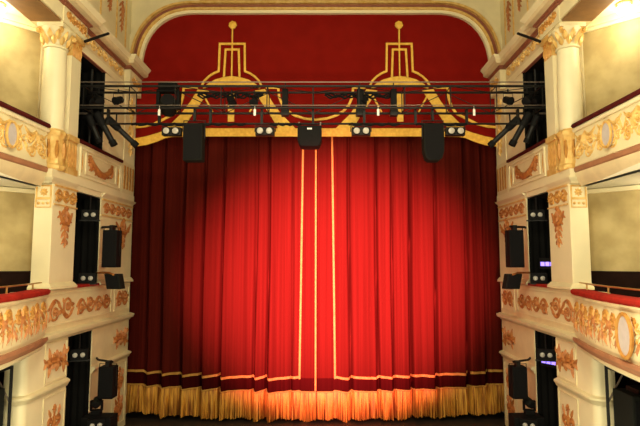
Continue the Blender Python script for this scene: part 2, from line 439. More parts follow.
def vtrim(xf, z0, z1, w, parent, name):
    vs = []; fs = []; n = 60
    for i in range(n + 1):
        z = z0 + (z1 - z0) * i / n; x = xf(z)
        for dx_, dy in ((-w / 2, -.008), (w / 2, -.008), (w / 2, -.035), (-w / 2, -.035)): vs.append((x + dx_, fold(x, z) + dy, z))
    for i in range(n):
        for j in range(4): fs.append((i * 4 + j, i * 4 + (j + 1) % 4, i * 4 + 4 + (j + 1) % 4, i * 4 + 4 + j))
    fs += [(0, 1, 2, 3), tuple(n * 4 + j for j in (3, 2, 1, 0))]
    return MB().add(vs, fs).build(name, CBRAID, parent)
def fringe(x0, x1, parent):
    """thick bullion fringe: a heading and hundreds of hanging threads"""
    rr = random.Random(int(x1 * 10)); vs = []; fs = []; dx = .0125; n = int((x1 - x0) / dx); rows = [0, .12, .3, .5, .7, .88, 1.]; k = len(rows)
    ph = 0
    for i in range(n + 1):
        x = x0 + (x1 - x0) * i / n; top = 1.03 + sag(x); bot = .165 + sag(x) * .95 + .03 * math.sin(x * 4.4) + .022 * math.sin(x * 11 + 1)
        tooth = rr.uniform(0, .035); gap = rr.random() < .17; dy = rr.uniform(-.02, .02)
        for j, t in enumerate(rows):
            z = top + (bot + tooth - top) * t
            amp = max(0, t - .2)
            y = fold(x, 1.) - .045 + amp * (dy + .05 * math.sin(x * 62 + math.sin(x * 9) * 3) + (.15 if gap else 0)) - .04 * math.sin(min(1, t * 3) * PI / 2)
            vs.append((x, y, z))
    for i in range(n):
        for j in range(k - 1):
            a = i * k + j; fs.append((a, a + 1, a + k + 1, a + k))
    o = len(vs); vs += [(x, y + .1, z) for x, y, z in vs]
    fs += [tuple(o + q for q in f[::-1]) for f in fs]
    for i in range(n): fs += [(i * k, i * k + k, o + i * k + k, o + i * k), (i * k + k - 1, o + i * k + k - 1, o + i * k + 2 * k - 1, i * k + 2 * k - 1)]
    MB().add(vs, fs).build('fringe', FRINGE, parent, 50)
    # corded heading along the top of the fringe
    pts = []
    m = int((x1 - x0) / .05)
    for i in range(m + 1):
        x = x0 + (x1 - x0) * i / m; pts.append((x, fold(x, 1.) - .075, 1.02 + sag(x)))
    MB().tube(pts, .022, 6).build('fringe_heading', CBRAID, parent)
trz = lambda x: 1.42 + sag(x)
for side, x0, x1 in (('left', -6.3, .03), ('right', .05, 6.3)):
    c = thing('stage_curtain', '%s half of the spotlit red stage curtain with gold trim and fringe' % side, 'curtain', ((x0 + x1) / 2, 16.7, .17), 'pair of house curtains')
    sheet(x0, x1, lambda x: trz(x), lambda x: 10.2, 26, CURT, 'cloth', c)
    sheet(x0, x1, lambda x: .9 + sag(x), lambda x: trz(x), 6, HEMB, 'hem_band', c)
    if side == 'left': h0, h1, vx = x0, -.47, lambda z: -.49 + .011 * (z - 1.4)
    else: h0, h1, vx = .60, x1, lambda z: .61 - .011 * (z - 1.4)
    sheet(h0, h1, lambda x: trz(x) - .036, lambda x: trz(x) + .036, 2, CBRAID, 'hem_braid', c, .022, .03, .014)
    vtrim(vx, trz(0) - .02, 10.1, .058, c, 'edge_braid')
    if side == 'left': vtrim(lambda z: .005, 1.0, 10.1, .05, c, 'meeting_braid')
    fringe(x0, x1, c)

# ------------------------------------------------------------------ one side of the auditorium (built as the left, mirrored by s)
def side(s, w):
    M = lambda: MB(s)
    X = -5.72
    def T(name, label, cat, loc, group=None): return thing(name, label.replace('SIDE', w), cat, (loc[0] * s, loc[1], loc[2]), group)
    G = lambda g: g
    # --- structural wall behind everything, with its openings
    def wb(*b, m=CREAM): tag(M().box(*b).build('wall_%s' % w, m, smooth=0), kind='structure')
    wb(-6.6, -6.12, 12.0, 12.46, -1.5, 11.14)
    wb(-6.6, -6.12, 14.5, 16.2, -1.5, 11.14)
    wb(-6.6, -6.12, 13.9, 14.5, -1.5, 11.14)
    wb(-6.6, -6.12, 13.7, 13.9, -1.5, 3.25)
    wb(-6.6, -6.12, 12.46, 13.9, 3.25, 4.40); wb(-6.6, -6.12, 12.46, 13.9, 6.70, 7.98); wb(-6.6, -6.12, 12.46, 13.9, 10.2, 11.14)
    wb(-6.6, -5.98, 5.5, 16.2, 11.14, 15.6)
    wb(-6.6, -6.12, 16.2, 17.3, -1.5, 11.0)
    # rooms behind the openings, coloured black in place of their lack of light
    wb(-8.6, -8.5, 12.0, 14.9, -1.5, 10.6, m=FLATBK); wb(-8.5, -6.6, 12.0, 12.1, -1.5, 10.6, m=FLATBK); wb(-8.5, -6.6, 14.8, 14.9, -1.5, 10.6, m=FLATBK)
    for z in (-1.5, 3.3, 6.9, 10.5): tag(M().box(-8.5, -6.6, 12.1, 14.8, z, z + .1).build('floor', FLATBK, smooth=0), kind='structure')
    # black drapes added to darken the far side of each opening
    for y, z0, z1, wh in ((13.87, 8.0, 10.2, 'upper'), (13.87, 4.40, 6.70, 'middle'), (13.68, -1.5, 3.25, 'stage-level')):
        m = M(); vs = []; fs = []; n = 48
        for q in range(n + 1):
            x = -5.735 - 1.2 * q / n; yy = y - .03 - .022 * math.sin(q * .9)
            vs += [(x, yy, z0), (x, yy, z1), (x, y, z0), (x, y, z1)]
        for q in range(n): o = q * 4; fs += [(o, o + 4, o + 5, o + 1), (o + 2, o + 3, o + 7, o + 6), (o + 1, o + 5, o + 7, o + 3), (o, o + 2, o + 6, o + 4)]
        fs += [(0, 1, 3, 2), (n * 4, n * 4 + 2, n * 4 + 3, n * 4 + 1)]
        tag(m.add(vs, fs).build('darkening_drape', FLATBK), 'black drape added to darken the far jamb of the %s %s opening' % (w, wh), 'drape', kind='thing')
    # --- angled box walls beside the balconies
    bw = M(); fr = Fr((-6.15, 12.0, 0), (-1, -1, 0), (0, 0, 1), (1, -1, 0))
    bw.obox(fr, 0, 6, 6.6, 10.7, -.1, 0)
    bw.obox(fr, 0, 6, 3.3, 6.7, -.1, 0)
    tag(bw.build('wall_%s' % w, WALLP, smooth=0), kind='structure')
    tag(M().obox(fr, 0, 6, 10.42, 10.56, 0, .10).obox(fr, 0, 6, 10.34, 10.42, 0, .05).build('trim_2', IVORY, smooth=0), kind='structure')
    tag(M().obox(fr, 0, 6, 6.55, 6.64, 0, .08).build('trim_3', IVORY, smooth=0), kind='structure')
    tag(M().obox(fr, .16, .30, 7.0, 10.34, 0, .05).build('trim_4', IVORY, smooth=0), kind='structure')
    tag(M().obox(fr, 0, 6, 3.35, 4.80, 0, .06).build('trim_5', DADO, smooth=0), kind='structure')
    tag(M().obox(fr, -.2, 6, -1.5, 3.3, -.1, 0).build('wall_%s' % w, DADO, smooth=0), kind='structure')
    # box ceilings
    for z, nm in ((10.56, 'ceiling'), (6.66, 'ceiling'), (3.25, 'ceiling')):
        k = M(); p = [(-6.12, 12.0), (-6.12, 5.5), (-10.6, 5.5), (-10.6, 7.5)] if z > 10 else [(-5.95, 11.3), (-6.12, 12.0), (-10.6, 7.5), (-10.6, 5.5), (-5.9 if z > 6 else -5.5, 5.5), (-5.9 if z > 6 else -5.5, 8.0)]
        k.prism(p, Fr((0, 0, z), (1, 0, 0), (0, 1, 0), (0, 0, 1)), 0, .12)
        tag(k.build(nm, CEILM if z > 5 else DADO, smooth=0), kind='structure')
    # --- upper entablature: architrave, frieze, cornice running the whole length
    e = T('entablature', 'SIDE upper cornice and frieze above the column, running to the arch', 'cornice', (X, 12, 10.2))
    M().box(-6.12, X, 12.44, 16.2, 10.2, 10.34).box(-6.12, X - .03, 12.44, 16.2, 10.34, 10.42).build('architrave', IVORY, e, 0)
    M().box(-6.12, -5.76, 12.44, 16.2, 10.42, 10.82).build('frieze', CREAMP, e, 0)
    e2 = T('entablature', 'SIDE cornice over the column and along the upper box towards the viewer', 'cornice', (X, 8, 10.42))
    M().box(-6.35, -5.60, 11.30, 12.44, 10.42, 10.84).build('frieze_block', CREAM, e2, 0)
    M().box(-6.35, -5.62, 5.5, 11.30, 10.46, 10.80).build('architrave', CREAM, e2, 0)
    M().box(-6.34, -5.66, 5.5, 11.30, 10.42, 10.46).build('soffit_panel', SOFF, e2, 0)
    for ee, path in ((e, [(-5.60, 16.22), (-5.60, 15.2), (-5.74, 15.2), (-5.74, 12.44)]), (e2, [(-5.74, 12.44), (-5.58, 12.44), (-5.58, 11.28), (-5.62, 11.28), (-5.62, 5.5)])):
        M().mould(path, [(-.15, 10.80), (.03, 10.80), (.05, 10.84), (.08, 10.84), (.08, 10.88), (-.15, 10.88)]).build('bed_moulding', ROSE, ee, 30)
        M().mould(path, [(-.2, 10.88), (.12, 10.88), (.20, 10.91), (.22, 10.95), (.22, 11.01), (-.2, 11.01)]).build('corona', CREAMP, ee, 30)
        M().mould(path, [(-.2, 11.01), (.22, 11.01), (.25, 11.04), (.30, 11.10), (.30, 11.14), (-.2, 11.14)]).build('cyma', IVORY, ee, 30)
    M().box(-6.1, -5.58, 15.25, 16.2, 10.2, 10.80).build('end_block', CREAM, e, 0)
    M().box(-6.6, -5.8, 12.46, 13.85, 10.18, 10.2).build('opening_soffit', FLATBK, e, 0)  # black sheet painting the shade under the opening's head
    M().box(-5.8, -5.715, 12.46, 13.9, 10.17, 10.2).build('soffit_edge', ROSE, e, 0)
    o = M(); fr = INNER(12.6, 10.45, -5.76)
    o.rinceau(fr, .0, 2.55, .02, .34, 7, .018); o.build('frieze_scrolls', GILTY, e)
    M().arabesque(INNER(11.36, 10.46, -5.60), 0.05, 1.02, .03, .34, .025).build('block_ornament', GILT, e2)
    M().arabesque(FRONT(-6.3, 11.30, 10.46), .05, .62, .03, .34, .025).build('block_ornament', GILT, e2)
    M().arabesque(INNER(15.3, 10.25, -5.58), .1, .8, .05, .5, .025).build('end_block_ornament', GILT, e)
    # wall above the cornice: gilt ribs and a rosette
    r = T('wall_rib', 'set of gilt ribs and rosette on the SIDE wall above the cornice', 'relief', (-5.98, 14, 11.2))
    o = M(); fr = INNER(11, 11.2, -5.975)
    for y in (.6, 1.6, 2.9, 4.0, 4.7): o.obox(fr, y, y + .05, 0, 3.6, 0, .03)
    o.build('gilt_rib', GILTY, r, 0)
    o = M(); o.rosette(fr, 3.5, 2.3, .3, 8, .06); o.rosette(fr, 2.2, 2.0, .3, 8, .06); o.drop(fr, 3.5, 1.9, .8, .25); o.drop(fr, 2.2, 1.6, .8, .25); o.drop(fr, 4.4, 1.8, .9, .22)
    o.build('rosette', RUST, r)
    # --- upper column and its pilaster
    cx, cy = -5.93, 11.64
    k = T('column', 'round cream column with gilt capital and fluted gilt pedestal on the SIDE', 'column', (cx, cy, 7.05))
    M().lathe([(.25, 7.99), (.262, 8.6), (.25, 9.3), (.235, 9.86)], (cx, cy, 0), n=32).build('shaft', IVORY, k)
    M().lathe([(.30, 7.05), (.33, 7.08), (.33, 7.16), (.29, 7.2), (.28, 7.3), (.28, 7.78), (.30, 7.82), (.33, 7.86), (.33, 7.93), (.27, 7.99)], (cx, cy, 0), n=48, flute=12, fdepth=.07).build('pedestal', GILTY, k)
    o = M()
    for i in range(10):
        an = 2 * PI * i / 10; n = Vector((math.cos(an), math.sin(an), 0)); f = Fr((cx + n.x * .28, cy + n.y * .28, 7.3), (-n.y, n.x, 0), (0, 0, 1), n)
        o.leaf(f, 0, .02, PI / 2, .42, .10, .05); o.knob(f, 0, .40, .03)
    o.build('pedestal_leaves', GILT, k)
    M().lathe([(.235, 9.86), (.265, 9.88), (.265, 9.92), (.24, 9.95), (.25, 10.1), (.30, 10.26), (.34, 10.34)], (cx, cy, 0), n=32).box(cx - .30, cx + .30, cy - .30, cy + .30, 10.33, 10.42).build('capital', CREAM, k)
    o = M()
    for row, (n_, h, z) in enumerate(((10, .22, 9.94), (10, .24, 10.06))):
        for i in range(n_):
            an = 2 * PI * (i + .5 * row) / n_; n = Vector((math.cos(an), math.sin(an), 0)); f = Fr((cx + n.x * .245, cy + n.y * .245, z), (-n.y, n.x, 0), Vector((n.x * .35, n.y * .35, 1)), n)
            o.leaf(f, 0, 0, PI / 2, h, .13, .05)
    for ax in (-1, 1):
        for ay in (-1, 1):
            f = Fr((cx + ax * .24, cy + ay * .24, 10.26), (ax, ay, 0), (0, 0, 1), (-ay * 1., ax * 1., 0)); o.scroll(f, .04, 0, .08, 1, 1.3, PI / 2, .028, 0)
    o.build('capital_leaves', GILTY, k)
    k = T('pilaster', 'square cream pilaster behind the SIDE upper column, edge of the dark opening', 'pilaster', (-5.9, 12.2, 7.05))
    M().box(-6.12, X, 11.98, 12.44, 7.99, 9.9).build('shaft', IVORY, k, 0)
    M().box(-6.12, X + .03, 11.96, 12.46, 7.05, 7.2).box(-6.12, X, 11.98, 12.44, 7.2, 7.86).box(-6.12, X + .04, 11.95, 12.46, 7.86, 7.99).build('pedestal', GILTY, k, 0)
    M().box(-6.12, X, 11.98, 12.44, 9.9, 10.3).box(-6.12, X + .08, 11.95, 12.44, 10.3, 10.42).build('capital', GILTY, k, 0)
    o = M(); fr = INNER(11.98, 9.92)
    for i in range(3): o.leaf(fr, .08 + .15 * i, 0, PI / 2, .3, .14, .06)
    o.scroll(fr, .07, .32, .07, 1, 1.3, 0, .025); o.scroll(fr, .39, .32, .07, -1, 1.3, PI, .025)
    fr = INNER(11.98, 7.22)
    for i in range(3): o.leaf(fr, .08 + .15 * i, .02, PI / 2, .55, .11, .04)
    o.build('capital_leaves', GILT, k)
    # far upper pilaster
    k = T('pilaster', 'cream and gilt pilaster behind the SIDE end of the lighting truss', 'pilaster', (-5.9, 15.3, 7.05))
    M().box(-6.12, X - .02, 13.9, 15.35, 8.0, 10.2).box(-6.12, X, 15.35, 16.2, 8.0, 10.2).build('shaft', IVORY, k, 0)
    M().box(-6.12, X + .01, 15.2, 16.2, 7.05, 8.0).build('pedestal', CREAM, k, 0)
    o = M(); fr = INNER(15.25, 7.1, X + .012)
    for i in range(4): o.obox(fr, .1 + .22 * i, .19 + .22 * i, .08, .78, 0, .02)
    o.build('pedestal_flutes', GILT, k, 0)
    o = M(); fr = INNER(15.4, 8.1); o.arabesque(fr, .12, .68, 1.15, 2.0, .03); o.drop(fr, .4, 1.1, .9, .3); o.build('relief_ornament', GILTY, k)
    # --- upper box parapet
    k = T('box_parapet', 'cream parapet with red draped swag below the SIDE upper opening', 'balcony front', (-5.9, 13.8, 6.7))
    M().box(-6.12, X, 12.46, 15.2, 7.05, 7.92).build('panel', CREAM, k, 0)
    M().box(-6.12, X + .03, 11.3, 16.2, 6.86, 7.05).box(-6.12, X, 12.46, 13.9, 6.72, 6.86).build('fascia', IVORY, k, 0)
    o = M(); fr = INNER(12.6, 7.1); o.panel(fr, 0, 2.5, 0, .74, .05, .03); o.panel(fr, .30, 2.2, .1, .64, .03, .025); o.build('panel_moulding', IVORY, k, 0)
    o = M(); fr = INNER(12.6, 7.1); o.swag(fr, .5, .6, 1.9, .58, .38, .06, 14); o.swag(fr, .5, .6, .62, .22, .02, .035, 6); o.swag(fr, 1.9, .58, 1.85, .22, .02, .035, 6)
    o.build('swag', RUST, k)
    o = M(); o.rosette(fr, .5, .58, .09, 8, .03); o.rosette(fr, 1.9, .56, .09, 8, .03); o.leaf(fr, .12, .1, PI / 2, .5, .09, .03); o.leaf(fr, 2.36, .1, PI / 2, .5, .09, .03); o.build('swag_rosette', GILT, k)
    M().box(-6.12, X + .05, 12.46, 15.2, 7.92, 8.0).build('cap_rail', DKVELVET, k, 0, .015)
    # mid cornice over the piers
    k = T('cornice', 'cream moulded cornice over the SIDE middle piers', 'cornice', (-5.9, 14, 6.7))
    prof = [(-.1, 6.74), (.04, 6.74), (.05, 6.78), (.11, 6.82), (.13, 6.86), (-.1, 6.86)]
    M().mould([(-5.76, 16.21), (-5.76, 13.95)], prof).build('far_moulding', IVORY, k, 30)
    M().mould([(-5.76, 12.44), (-5.76, 11.37), (-6.2, 11.37)], prof).build('near_moulding', IVORY, k, 30)
    M().box(-6.6, -5.76, 12.54, 13.9, 6.68, 6.70).build('opening_soffit', FLATBK, k, 0)  # shade of the underside put in as a black sheet
    # --- middle piers
    k = T('pier', 'broad cream pier beside the SIDE middle balcony with gilt capital band', 'pier', (-5.9, 11.9, 4.4))
    M().box(-6.13, X, 11.44, 12.53, 4.52, 6.74).build('shaft', IVORY, k, 0, .015)
    M().mould([(X - .05, 12.53), (X - .05, 11.49), (-6.13, 11.49)], [(-.1, 4.40), (.16, 4.40), (.16, 4.45), (.08, 4.52), (.05, 4.54), (-.1, 4.54)]).build('base_moulding', CREAM, k, 30)
    o = M(); fr = INNER(11.49, 6.27); o.obox(fr, 0, 1.04, 0, .03, 0, .03).obox(fr, 0, 1.04, .42, .46, 0, .03)
    fr2 = FRONT(-6.13, 11.44, 6.2); o.panel(fr2, .03, .38, .2, .5, .03, .02); o.panel(fr2, .03, .38, 0, .2, .02, .02); o.build('capital_fillets', GILTY, k, 0)
    M().rinceau(fr, .03, 1.01, .05, .41, 3, .028).build('capital_scrolls', GILT, k)
    o = M(); fr = INNER(11.49, 5.2); o.drop(fr, .52, 1.03, .85, .32); o.swag(fr, .22, .95, .82, .95, .28, .04, 10); o.build('pendant', RUST, k)
    M().rosette(fr2, .205, .35, .1, 8, .03).build('capital_rosette', GILTY, k)
    for i in range(3): M().knob(fr2, .1 + .1 * i, .1, .035).build('capital_bead', GILTY, k)
    k = T('pier', 'narrow cream pier between the SIDE middle opening and the curtain', 'pier', (-5.9, 15, 4.4))
    M().box(-6.12, X, 13.9, 16.2, 4.52, 6.74).build('shaft', CREAM, k, 0, .015)
    M().mould([(X - .05, 16.21), (X - .05, 13.9)], [(-.1, 4.40), (.14, 4.40), (.14, 4.45), (.08, 4.52), (.05, 4.54), (-.1, 4.54)]).build('base_moulding', CREAM, k, 30)
    o = M(); fr = INNER(13.95, 6.25); o.obox(fr, 0, 2.2, 0, .03, 0, .03).obox(fr, 0, 2.2, .42, .46, 0, .03); o.build('capital_fillets', GILTY, k, 0)
    M().rinceau(fr, .1, 2.1, .05, .41, 5, .028).build('capital_scrolls', RUST, k)
    o = M(); fr = INNER(13.95, 5.3); o.drop(fr, 1.5, .93, .8, .34); o.swag(fr, .95, .85, 2.05, .85, .3, .045, 10); o.build('pendant', RUST, k)
    # --- middle parapet / lower balcony band
    k = T('box_parapet', 'cream parapet band with rust scroll relief below the SIDE middle opening', 'balcony front', (-5.9, 13.5, 3.3))
    M().box(-6.12, X, 10.7, 16.2, 3.42, 4.38).build('panel', CREAM, k, 0)
    fr = INNER(11.4, 3.6)
    for q in ((.05, 1.2, .02, .64, 2, .03), (1.35, 3.3, .08, .56, 4, .03), (3.75, 4.6, .05, .62, 2, .03)): M().rinceau(fr, *q).build('scroll_relief', RUST, k)
    for q in ((-.05, 3.4), (3.6, 4.7)): M().panel(fr, *q, -.02, .7, .035, .02).build('panel_moulding', CREAM, k, 0)
    M().mould([(X - .05, 16.22), (X - .05, 10.68), (-6.12, 10.68)], [(-.1, 3.25), (.06, 3.25), (.10, 3.30), (.18, 3.34), (.20, 3.40), (.20, 3.43), (.09, 3.46), (-.1, 3.46)]).build('ledge', CREAM, k, 30)
    M().box(-6.12, X + .06, 12.5, 13.88, 4.38, 4.45).build('cushion', VELVET, k, 0, .02)
    # --- lower piers
    k = T('pier', 'brightly lit cream base pier under the SIDE middle balcony', 'pier', (-5.9, 11.5, -1.5))
    ro = []
    for i in range(7):
        t = PI / 2 * i / 6; ro.append((X - .16 + .16 * math.cos(t), 10.86 - .16 * math.sin(t)))
    poly = [(X, 12.42)] + ro + [(-6.13, 10.70), (-6.13, 12.42)]
    M().prism(poly, Fr((0, 0, 0), (1, 0, 0), (0, 1, 0), (0, 0, 1)), -1.5, 3.25).build('shaft', IVORY, k, 30)
    lp = [(X - .03, 12.44)] + [(x - .03, y + .02) for x, y in ro] + [(-6.13, 10.72)]
    M().mould(lp, [(-.06, 2.12), (.05, 2.14), (.08, 2.2), (.11, 2.24), (.11, 2.28), (.04, 2.32), (-.06, 2.32)]).build('ledge', CREAM, k, 30)
    fr = INNER(11.45, 2.38); M().arabesque(fr, .05, .88, .03, .82, .04).rosette(fr, .46, .45, .2, 9, .05).build('scroll_relief', RUST, k)
    fr = INNER(11.45, 0); M().arabesque(fr, .15, .8, -.2, 1.85, .035).build('scroll_relief', RUST, k)
    M().panel(fr, 0, .94, -.4, 2.08, .03, .02).build('panel_moulding', CREAM, k, 0); M().panel(INNER(11.45, 2.36), 0, .94, 0, .87, .03, .02).build('panel_moulding', CREAM, k, 0)
    k = T('pier', 'cream lower pier between the SIDE stage-level opening and the curtain fringe', 'pier', (-5.9, 14.8, -1.5))
    M().box(-6.12, X, 13.7, 16.2, -1.5, 3.25).build('shaft', CREAM, k, 0, .015)
    M().mould([(X - .03, 16.22), (X - .03, 14.9), (X - .03, 13.72)], [(-.06, 2.12), (.05, 2.14), (.08, 2.2), (.13, 2.24), (.13, 2.28), (.04, 2.32), (-.06, 2.32)]).build('ledge', CREAM, k, 30)
    fr = INNER(15.05, 2.4); M().arabesque(fr, .1, .95, .02, .75, .045).build('scroll_relief', RUST, k); fr = INNER(15.05, .3); M().arabesque(fr, .2, .85, .1, 1.65, .045).build('scroll_relief', RUST, k)
    o = M(); o.panel(fr, .05, 1.0, 0, 1.78, .03, .02); o.build('panel_moulding', CREAM, k, 0)
    # --- the balcony fronts that come towards the viewer
    def curve_fr(P, z):
        out = []
        for (x0, y0), (x1, y1) in zip(P, P[1:]):
            d = Vector((x1 - x0, y1 - y0, 0)); n = Vector((-d.y, d.x, 0)).normalized(); out.append((Fr((x0, y0, z), d, (0, 0, 1), n), d.length))
        return out
    P = [(-5.83, 11.28), (-5.85, 10.4), (-5.88, 9.5), (-5.90, 8.6), (-5.93, 7.5), (-5.97, 6)]
    k = T('balcony_front', 'SIDE upper balcony front with gilt figures and red ledge', 'balcony front', (-5.9, 9, 6.8))
    M().mould(P, [(-.25, 7.02), (0, 7.02), (0.03, 7.1), (.01, 7.2), (0, 7.85), (-.25, 7.85)]).build('panel', CREAM, k, 30)
    M().mould(P, [(-.28, 7.85), (.04, 7.85), (.06, 7.9), (.02, 7.95), (-.28, 7.95)]).build('top_moulding', IVORY, k, 30)
    M().mould(P, [(-.30, 7.95), (.06, 7.95), (.08, 7.99), (.05, 8.04), (-.30, 8.04)]).build('cushion', DKVELVET, k, 30)
    M().mould(P, [(-.2, 6.95), (.02, 6.95), (.05, 6.98), (.06, 7.05), (.03, 7.08), (-.2, 7.08)]).build('red_ledge', LEDGE, k, 30)
    M().mould(P, [(-.25, 6.66), (-.1, 6.66), (.0, 6.8), (.03, 6.9), (.03, 6.95), (-.25, 6.95)]).build('under_moulding', CREAMP, k, 30)
    for i, (f, L) in enumerate(curve_fr(P, 7.12)):
        o = M(); n = max(1, round(L / .42))
        for q in range(n):
            a0 = .04 + (L - .08) * q / n; a1 = .04 + (L - .08) * (q + 1) / n
            o.scroll(f, a0 + .1, .2, .13, (-1) ** q, 1.5, 0, .024); o.leaf(f, (a0 + a1) / 2, .36, PI / 2 - .7 * (-1) ** q, .34, .14, .06); o.swag(f, a0, .66, a1, .66, .12, .025, 8, False)
        o.rinceau(f, .03, L - .03, .04, .70, max(2, round(L / .36)), .024)
        o.build('gilt_relief', GILTY, k)
        if i in (1, 3):
            pts = [(L * .5 + .17 * math.cos(2 * PI * j / 20), .36 + .25 * math.sin(2 * PI * j / 20)) for j in range(20)]; md = M().prism(pts, f, .03, .08).build('medallion', CARTM, k, 0)
            M().ft(f, [(a, b, .08) for a, b in pts + pts[:1]], .03).build('medallion_frame', GILTY, md)
    P = [(-5.62, 11.2), (-5.5, 10.7), (-5.36, 10.1), (-5.24, 9.4), (-5.16, 8.7), (-5.10, 8.0), (-5.06, 7.2), (-5.04, 6)]
    k = T('balcony_front', 'SIDE middle balcony front with gilt scrolls and red padded rail', 'balcony front', (-5.4, 9, 3.2))
    M().mould(P, [(-.25, 3.42), (0, 3.42), (0.03, 3.6), (.03, 3.85), (0, 4.1), (0, 4.28), (-.25, 4.28)]).build('panel', CREAM, k, 30)
    M().mould(P, [(-.28, 4.24), (.03, 4.24), (.05, 4.28), (.03, 4.31), (-.28, 4.31)]).build('top_moulding', CREAMP, k, 30)
    M().mould(P, [(-.24, 4.31), (.03, 4.31), (.07, 4.35), (.07, 4.40), (.03, 4.43), (-.24, 4.43)]).build('padded_rail', VELVET, k, 30)
    M().mould(P, [(-.2, 3.24), (-.03, 3.24), (.04, 3.32), (.07, 3.36), (.06, 3.42), (-.2, 3.42)]).build('brown_ledge', LEDGE, k, 30)
    M().mould(P, [(-.25, 3.12), (-.12, 3.12), (-.02, 3.2), (-.02, 3.24), (-.25, 3.24)]).build('under_moulding', CREAM, k, 30)
    for i, (f, L) in enumerate(curve_fr(P, 3.48)):
        o = M(); n = max(1, round(L / .36))
        for q in range(n):
            a0 = .03 + (L - .06) * q / n; a1 = .03 + (L - .06) * (q + 1) / n
            lf = M(); lf.leaf(f, (a0 + a1) / 2, .3, PI / 2 - .8 * (-1) ** q, .4, .11, .07); lf.leaf(f, (a0 + a1) / 2 + .08, .08, PI / 2 + .5 * (-1) ** q, .3, .09, .07); lf.leaf(f, a0 + .04, .05, PI / 2 - .1, .62, .06, .06); lf.build('acanthus_leaf', RUST, k); o.scroll(f, (a0 + a1) / 2, .58, .12, (-1) ** q, 1.3, 0, .026)
        o.rinceau(f, .02, L - .02, .02, .74, max(1, round(L / .36)), .032)
        o.build('gilt_relief', GILT, k)
        if i in (4, 6):
            pts = [(L * .5 + .24 * math.cos(2 * PI * j / 20), .36 + .34 * math.sin(2 * PI * j / 20)) for j in range(20)]; md = M().prism(pts, f, .05, .09).build('medallion', CARTM, k, 0)
            M().ft(f, [(a, b, .09) for a, b in pts + pts[:1]], .035).build('medallion_frame', GILT, md)
    rp = [(x - .15, y, 4.56) for x, y in P]; rp[0] = (-5.75, 11.2, 4.56)
    M().tube(rp, .016, 8).build('brass_rail', BRASS, k)
    for x, y, z in rp[1::2]: M().tube([(x, y, 4.42), (x, y, 4.56)], .018, 8).build('rail_post', BRASS, k)
    # --- ceiling lights in the boxes
    for (x, y, z), where in (((-6.76, 10.75, 10.56), 'upper box ceiling'), ((-7.35, 10.2, 6.66), 'soffit under the upper balcony')):
        l = T('ceiling_light', 'glowing globe light on the SIDE ' + where, 'lamp', (x, y, z))
        M().lathe([(.16, 0), (.16, -.03), (.1, -.05)], (x, y, z)).build('base_plate', BRASS, l)
        M().lathe([(.1, -.05), (.15, -.09), (.16, -.14), (.12, -.2), (.03, -.23)], (x, y, z)).build('globe', GLOBE, l)
        li = bpy.data.lights.new('box_lamp', 'POINT'); li.energy = 34 if z > 8 else 45; li.color = (1, .86, .58); li.shadow_soft_size = .15
        lo = link(bpy.data.objects.new('box_lamp', li)); lo.location = (x * s, y, z - .45)
    # strut under the upper cornice
    tag(M().tube([(-5.27, 12.9, 10.86), (-5.56, 12.25, 10.36)], .035, 8).build('brace_bar', BLACKM), 'dark metal bar slanting from the %s upper cornice to the capital' % w, 'bar', kind='thing')

for s, w in ((1, 'left'), (-1, 'right')): side(s, w)

# ------------------------------------------------------------------ lighting truss
tr = thing('lighting_truss', 'long black box truss slung between the side boxes across the border', 'truss', (0, 13.05, 8.86))
XT = 5.9
ch = [(12.8, 9.43), (13.3, 9.43), (12.8, 8.87), (13.3, 8.87)]
for y, z in ch: MB().tube([(-XT, y, z), (XT, y, z)], .032, 10).build('chord', TRUSSM, tr)
MB().tube([(-XT, 12.78, 9.53), (XT, 12.78, 9.53)], .016, 8).build('top_highlight', ALU, tr)  # pale tube drawn as the highlight along the top chord
MB().tube([(-XT, 12.76, 8.925), (XT, 12.76, 8.925)], .010, 8).build('chord_highlight', ALU, tr)  # thin pale line for the glint on the lower front chord
NB = 10
for i in range(NB + 1):
    x = -5.8 + 11.6 * i / NB
    m = MB()
    for (y0, z0), (y1, z1) in ((ch[0], ch[2]), (ch[1], ch[3]), (ch[0], ch[1]), (ch[2], ch[3])): m.tube([(x, y0, z0), (x, y1, z1)], .014, 6)
    m.build('cross_frame', TRUSSM, tr)
    if i < NB:
        x1 = x + 11.6 / NB; a, b = (0, 1) if i % 2 == 0 else (1, 0)
        zz = [(9.43, 8.87)[a], (9.43, 8.87)[b]]
        MB().tube([(x, 13.3, zz[0]), (x1, 13.3, zz[1])], .011, 6).build('diagonal_brace', TRUSSM, tr)
        MB().tube([(x, (12.8, 13.3)[a], 9.43), (x1, (12.8, 13.3)[b], 9.43)], .011, 6).build('diagonal_brace', TRUSSM, tr)
# lamp bar under the truss
lb = thing('lamp_bar', 'black pipe with cable loom hung just under the truss', 'pipe', (0, 12.92, 8.47))
MB().tube([(-5.55, 12.92, 8.49), (5.55, 12.92, 8.49)], .026, 10).build('pipe', BLACKM, lb)
for x0, x1 in ((-4.6, -3.2), (-2.9, -1.7), (-1.1, -.3), (.9, 2.2), (2.6, 3.9)):
    pts = [(x0 + (x1 - x0) * i / 14, 12.9, 8.47 + .018 * math.sin(i * 1.9)) for i in range(15)]; MB().tube(pts, .034, 7).build('cable_wrap', BLACK, lb)
for i in range(9):
    x = -5.2 + 10.4 * i / 8; MB().box(x - .03, x + .03, 12.88, 12.96, 8.47, 8.86).build('hanger', BLACKM, lb, 0)
